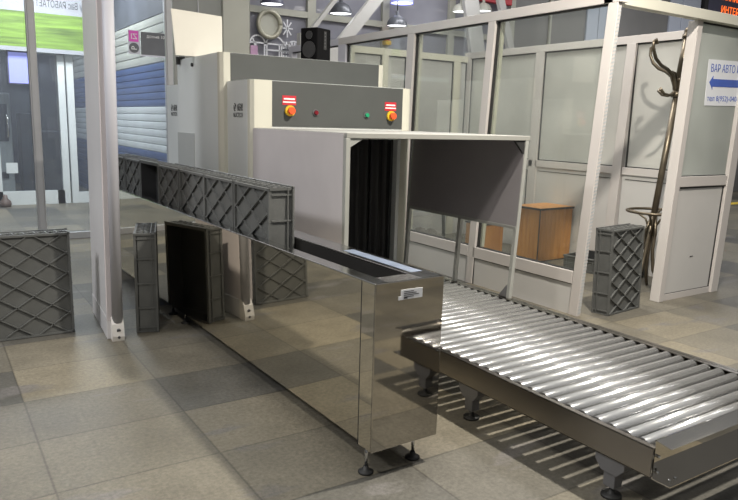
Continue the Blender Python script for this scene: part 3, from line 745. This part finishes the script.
# far end wall (along x at y = YFAR)
BT(B(XF + T, XB, YFAR, YFAR + .08, 2.49, 2.575, .003)).build('top_beam', 'fcream', bt)
fposts = ((XF + T, XF + T + .06), (3.62, 3.72), (4.02, 4.10), (4.86, 4.98))
for x0, x1 in fposts: BT(B(x0, x1, YFAR, YFAR + .07, 0, 2.49, .003)).build('post', 'fcream', bt)
for (a0, a1), (b0, b1) in zip(fposts, fposts[1:] + ((XB, XB),)):
    BT(B(a1, b0, YFAR + .01, YFAR + .06, .98, 1.06)).build('mid_rail', 'fcream', bt)
    BT(B(a1, b0, YFAR + .02, YFAR + .05, 0, .98)).build('lower_panel', 'cboth2', bt)
    BT(B(a1, b0, YFAR + .03, YFAR + .036, 1.06, 2.49)).build('pane', 'frost', bt)
    BT(B(b0 - .014, b0, YFAR + .018, YFAR + .03, 1.06, 2.49)).build('gasket', 'gasket', bt)
    BT(B(a1, b0, YFAR + .018, YFAR + .03, 2.478, 2.49)).build('gasket', 'gasket', bt)

# paper sign on the near pane
sg = thing('paper_sign', 'white paper with a blue left arrow and blue writing taped to the booth glass', 'sign', (4.58, YN + .036, 1.845), (0, math.radians(-1.5), 0))
B(0, .72, 0, .003, 0, .42).build('sheet', 'paper', sg)
MB().extrude([(.04, -.002, .215), (.10, -.002, .275), (.10, -.002, .245), (.62, -.002, .245), (.62, -.002, .175), (.10, -.002, .175), (.10, -.002, .145)], (0, .002, 0)).build('arrow', 'blueink', sg)
text('lettering', 'ВАР АВТО ИНФ', .10, 'blueink', sg, on_front(.36, -.001, .345), width=.62)
text('lettering', 'тел 8(952)-040-С22', .07, 'blueink', sg, on_front(.36, -.001, .06), width=.66)

# ---------------------------------------------------------------- things in the booth
cb = thing('wooden_cabinet', 'orange beech wooden cabinet with dark edges inside the booth', 'cabinet', (4.50, 3.23, 0), (0, 0, math.radians(2)))
B(.01, .60, .01, .42, .0, .63).build('carcass', 'wood', cb)
B(-.005, .615, -.005, .44, .632, .652, .002).build('top', 'wood', cb)
MB().box(-.005, .615, -.006, -.003, .63, .654).box(-.006, -.003, -.006, .44, .63, .654).box(0.006, .016, .006, .016, 0, .63).box(.01, .6, .008, .011, 0, .012).box(.008, .011, .01, .42, 0, .012).build('edging', 'wooddk', cb)
B(.03, .585, .004, .010, .03, .61).build('door', 'wood', cb)
c2 = thing('wooden_box', 'low brown wooden box partly hidden behind the hood leg', 'box', (4.28, 3.95, 0))
B(0, .34, 0, .34, .0, .36, .004).build('carcass', 'wood', c2); B(-.01, .35, -.01, .35, .36, .38).build('lid', 'wooddk', c2)
stt = MB().tube([(4.50, 5.0, 0), (4.49, 5.02, .35), (4.47, 5.06, .9)], .022).build('stick', 'black')
tag(stt, 'black upright stick standing inside the booth behind the hood', 'stick')
cl = MB()
for (x, y, z, r) in ((4.12, 5.06, .09, .12), (4.28, 5.02, .075, .11), (4.2, 4.92, .055, .10), (4.36, 4.95, .05, .08)):
    cl.lathe([(.001, r * .9), (r * .5, r * .75), (r * .95, r * .2), (r * 1.05, -r * .4), (r * .9, -z), (.001, -z)], (x, y, z), 12)
tag(cl.build('cloth_bundle', 'cloth'), 'crumpled grey cloth bundle on the booth floor seen under the guard panel', 'cloth')

# coat rack
RX, RY = 4.43, 1.76
K = .138            # the old pole leans to the right
rk = thing('coat_rack', 'old brass coat rack with curved hooks at the booth doorway', 'coat rack', (RX, RY, 0))
MB().cyl((K * .55, 0, .55), (K * 2.0, 0, 2.0), .032, .030, n=16).build('lower_pole', 'brass', rk)
MB().cyl((K * 2, 0, 2.0), (K * 2.56, 0, 2.56), .040, .038, n=16).cyl((K * 1.93, 0, 1.93), (K * 1.98, 0, 1.98), .052, n=16).cyl((K * 2.08, 0, 2.08), (K * 2.11, 0, 2.11), .054, n=16).cyl((K * 2.5, 0, 2.5), (K * 2.53, 0, 2.53), .05, n=16).lathe([(.001, .06), (.03, .045), (.042, .02), (.03, 0)], (K * 2.55, 0, 2.55)).build('upper_pole', 'brass', rk)
for k, (adeg, q) in enumerate(((184, 1.0), (100, .62), (30, .55))):
    a = math.radians(adeg); c, s_ = math.cos(a), math.sin(a)
    P = lambda r, z: (r * q * c + K * 2.0, r * q * s_, z)
    MB().tube([P(.03, 1.97), P(.06, 2.05), P(.12, 2.14), P(.22, 2.185), P(.34, 2.215), P(.44, 2.27), P(.50, 2.35), P(.505, 2.42), P(.465, 2.44), P(.45, 2.40)], .014, 10, [.020, .019, .018, .017, .017, .016, .015, .014, .014, .018]).build('long_hook', 'brass', rk)
    MB().tube([P(.03, 2.10), P(.07, 2.16), P(.13, 2.17), P(.15, 2.13)], .010, 8).build('short_hook', 'brass', rk)
    MB().tube([P(.03, 2.02), P(.06, 1.97), P(.14, 1.945), P(.24, 1.955), P(.31, 2.0)], .012, 10, [.016, .015, .014, .013, .016]).build('short_hook', 'brass', rk)
ring = [(K * .8 + .26 * math.cos(2 * PI * k / 32), .26 * math.sin(2 * PI * k / 32), .80) for k in range(33)]
MB().tube(ring, .014, 8).build('umbrella_ring', 'brass', rk)
for k in range(4):
    a = math.radians(20 + 90 * k); c, s_ = math.cos(a), math.sin(a)
    P = lambda r, z: (r * c + K * z, r * s_, z)
    MB().tube([P(.02, .62), P(.07, .72), P(.17, .78), P(.26, .80)], .011, 8).build('ring_arm', 'brass', rk)
    MB().tube([P(.02, .75), P(.045, .60), P(.05, .42), P(.09, .22), P(.20, .06), P(.25, .014)], .016, 10, [.014, .017, .018, .018, .016, .014]).build('leg', 'brass', rk)

# ================================================================ HALL BEYOND
def lamp(x, y, z, label, m='shade', r=.19):
    t = thing('pendant_lamp', label, 'lamp', (x, y, z), group='pendant lamps behind the booth')
    MB().lathe([(r, 0), (r * .96, r * .3), (r * .75, r * .68), (r * .35, r * .92), (r * .18, r * 1.0), (r * .15, r * 1.35), (.012, r * 1.4)], n=24).build('shade', m, t)
    MB().disc((0, 0, .012), r * .93, (0, 0, -1)).build('bulb_glow', 'lampglow', t)
    MB().cyl((0, 0, r * 1.38), (0, 0, 6 - z), .008, n=8).build('cord', 'gasket', t)
lamp(4.27, 7.6, 3.32, 'dark domed pendant lamp left, above the loudspeaker')
lamp(5.39, 7.6, 3.24, 'pendant lamp with bright white rim above the booth front post', 'shade', .18)
lamp(5.55, 7.7, 3.64, 'bluish white pendant lamp at the top edge, middle', 'screen', .2)
lamp(6.80, 7.6, 3.62, 'pendant lamp hanging left of the red board', 'column', .16)
lamp(7.42, 7.7, 3.71, 'pale pendant lamp hanging just under the red board', 'column', .16)
lamp(3.05, 7.6, 3.33, 'blue grey pendant lamp at the top left behind the window bar', 'ledbg', .18)
for (p0, p1, w, lab) in (((4.03, 7.4, 2.68), (5.36, 7.4, 4.22), .19, 'pale thick diagonal steel brace leaning right above the loudspeaker'),
                         ((3.45, 7.25, 2.85), (4.6, 7.25, 4.25), .06, 'thin pale diagonal brace left of the thick one'),
                         ((7.15, 7.4, 2.55), (6.72, 7.4, 4.25), .33, 'thick pale brace leaning left above the booth'),
                         ((8.06, 7.4, 2.6), (7.42, 7.4, 4.25), .15, 'narrow pale brace right of the thick one above the booth')):
    o = MB().bar(p0, p1, w, .08, (0, 1, 0)).box(p0[0] - .12, p0[0] + .12, p0[1] - .06, p0[1] + .06, 0, p0[2] + .06).build('roof_brace', 'truss')
    tag(o, lab, 'brace')
rb = MB().box(7.15, 8.3, 7.85, 7.95, 3.93, 4.3, .01).build('red_board', 'redlabel'); tag(rb, 'red sign board at the top edge behind the booth', 'sign')
al = thing('alarm_lamp', 'small red alarm beacon seen through the booth front', 'lamp', (5.43, 7.95, 3.0))
MB().use('yellow').box(-.06, .06, -.05, .05, -.04, .03, .005).use('red').cyl((0, 0, .03), (0, 0, .19), .055, .048, n=18).build('beacon', None, al)
orn = thing('ring_ornament', 'beige ring ornament with a plain disc hanging on the hall window', 'ornament', (3.17, 7.95, 3.09))
MB().tube([(.19 * math.cos(2 * PI * k / 36), 0, .20 * math.sin(2 * PI * k / 36)) for k in range(37)], .036, 10).build('ring', 'gold', orn)
MB().cyl((0, .02, 0), (0, .05, 0), .185, n=32).build('disc', 'column', orn)
# white paper window decoration : roofs, arcs, star
dc = MB()
def ln(pts, w=.022):
    for a, b2 in zip(pts, pts[1:]): dc.bar((a[0], 7.985, a[1]), (b2[0], 7.985, b2[1]), w, .006, (0, 1, 0))
def arc(cx, cz, r, a0=0, a1=PI, n=10): return [(cx + r * math.cos(a0 + (a1 - a0) * k / n), cz + r * math.sin(a0 + (a1 - a0) * k / n)) for k in range(n + 1)]
ln([(2.86, 2.80), (3.82, 2.79)]); ln(arc(2.98, 2.78, .13)); ln(arc(3.28, 2.76, .16)); ln(arc(3.62, 2.74, .13)); ln(arc(2.92, 2.95, .12, -.2, 1.2))
for x in (2.95, 3.1, 3.14, 3.36, 3.4, 3.58, 3.74): ln([(x, 2.4), (x, 2.8)])
for z in (2.6, 2.7): ln([(3.12, z), (3.74, z)])
ln([(3.02, 2.5), (2.9, 2.86)]); 
for k in range(4): ln([(3.50 + .10 * math.cos(PI * k / 4), 3.06 + .14 * math.sin(PI * k / 4)), (3.50 - .10 * math.cos(PI * k / 4), 3.06 - .14 * math.sin(PI * k / 4))], .02)
for k in range(6):
    for j in range(4): dc.bar((3.42 + k * .05, 7.985, 2.62 + j * .07), (3.45 + k * .05, 7.985, 2.62 + j * .07), .045, .006, (0, 1, 0))
tag(dc.build('window_decoration', 'deco'), 'white cut paper houses and star stuck on the hall window', 'decoration')
pk = MB().box(2.86, 2.98, 7.98, 7.99, 2.5, 2.75).build('pink_sticker', 'pinkpale'); tag(pk, 'faded pink sticker at the lower left of the hall window', 'sticker')

# LED board above the booth on the right
le = thing('led_board', 'dark electronic board with orange letters at the top right corner', 'display', (14.95, 7.9, 4.50))
B(0, 2.2, 0, .1, 0, .75, .01).build('case', 'ledbg', le); B(-.16, 0, -.02, .1, 0, .8).build('side_edge', 'gasket', le)
text('lettering', 'ИНТЕРЕСНО', .24, 'led', le, on_front(1.35, -.01, .16), width=1.5)
text('lettering', 'ЛИНИЯ АВТО', .24, 'led', le, on_front(1.35, -.01, .47), width=1.5)

# ================================================================ LIGHT
def area(x, y, z, sx, sy, w, col=(1, .95, .86), rot=(0, 0, 0)):
    l = bpy.data.lights.new('lamp', 'AREA'); l.shape = 'RECTANGLE'; l.size = sx; l.size_y = sy; l.energy = w; l.color = col
    o = bpy.data.objects.new('overhead_light', l); C.objects.link(o); o.location = (x, y, z); o.rotation_euler = rot
    return o
area(1.9, -.2, 4.25, .16, .16, 350, (1, .93, .82))
area(-2.2, -.7, 4.3, .3, .3, 110, (1, .95, .86))
area(-4.2, 2.4, 4.3, 1.0, 1.0, 215, (.98, .98, 1))  # added fill from the left, brightens the scanner's side
area(4.1, 3.2, 4.6, .8, .8, 90, (1, .96, .9))
area(7.5, 1.0, 4.6, 1.0, 1.0, 25, (1, .95, .87))
area(0.0, 9.0, 4.4, 1.2, 1.2, 330, (.95, .98, 1))
area(5.5, 6.5, 4.7, 2.5, .5, 70, (.97, .98, 1))
area(9.0, 6.0, 5.2, 15.0, .22, 75, (1, .98, .95))
area(9.0, .5, 5.2, 15.0, .22, 60, (1, .98, .95))
area(11, 5.0, 5.2, 2, 2, 110, (.97, .98, 1))
area(0.2, 13.2, 3.6, .8, .8, 60, (.85, .92, 1))

w = bpy.data.worlds.new('hall_ambient'); sc.world = w; w.use_nodes = True
bg = w.node_tree.nodes['Background']; bg.inputs[1].default_value = 1.0
wn_, wl_ = w.node_tree.nodes, w.node_tree.links
wt = wn_.new('ShaderNodeTexCoord'); ws = wn_.new('ShaderNodeSeparateXYZ'); wl_.new(wt.outputs['Generated'], ws.inputs[0])
wr_ = wn_.new('ShaderNodeValToRGB'); wl_.new(ws.outputs[2], wr_.inputs[0])
we = wr_.color_ramp.elements
we[0].position = 0.0; we[0].color = (.10, .10, .10, 1); we[1].position = 1.0; we[1].color = (.50, .51, .52, 1)
wm = we.new(.25); wm.color = (.20, .20, .205, 1)
wl_.new(wr_.outputs[0], bg.inputs[0])

# ================================================================ CAMERA
f = 678.7249
cam = bpy.data.cameras.new('camera'); co = bpy.data.objects.new('camera', cam); C.objects.link(co)
cam.sensor_width = 36; cam.sensor_fit = 'HORIZONTAL'; cam.lens = f / 738 * 36; cam.clip_end = 200
pr, rr, yr = math.radians(-10.6196), math.radians(1.6162), math.radians(-33.2637)
fw = Vector((-math.sin(yr) * math.cos(pr), math.cos(yr) * math.cos(pr), math.sin(pr)))
rt = fw.cross(Vector((0, 0, 1))).normalized(); up = rt.cross(fw)
r2 = rt * math.cos(rr) + up * math.sin(rr); u2 = -rt * math.sin(rr) + up * math.cos(rr)
mw = Matrix((r2, u2, -fw)).transposed().to_4x4(); mw.translation = (-1.5868, -2.361, 1.6)
co.matrix_world = mw
sc.camera = co
sc.view_settings.view_transform = 'Standard'
sc.view_settings.look = 'None'
sc.view_settings.exposure = 0.0
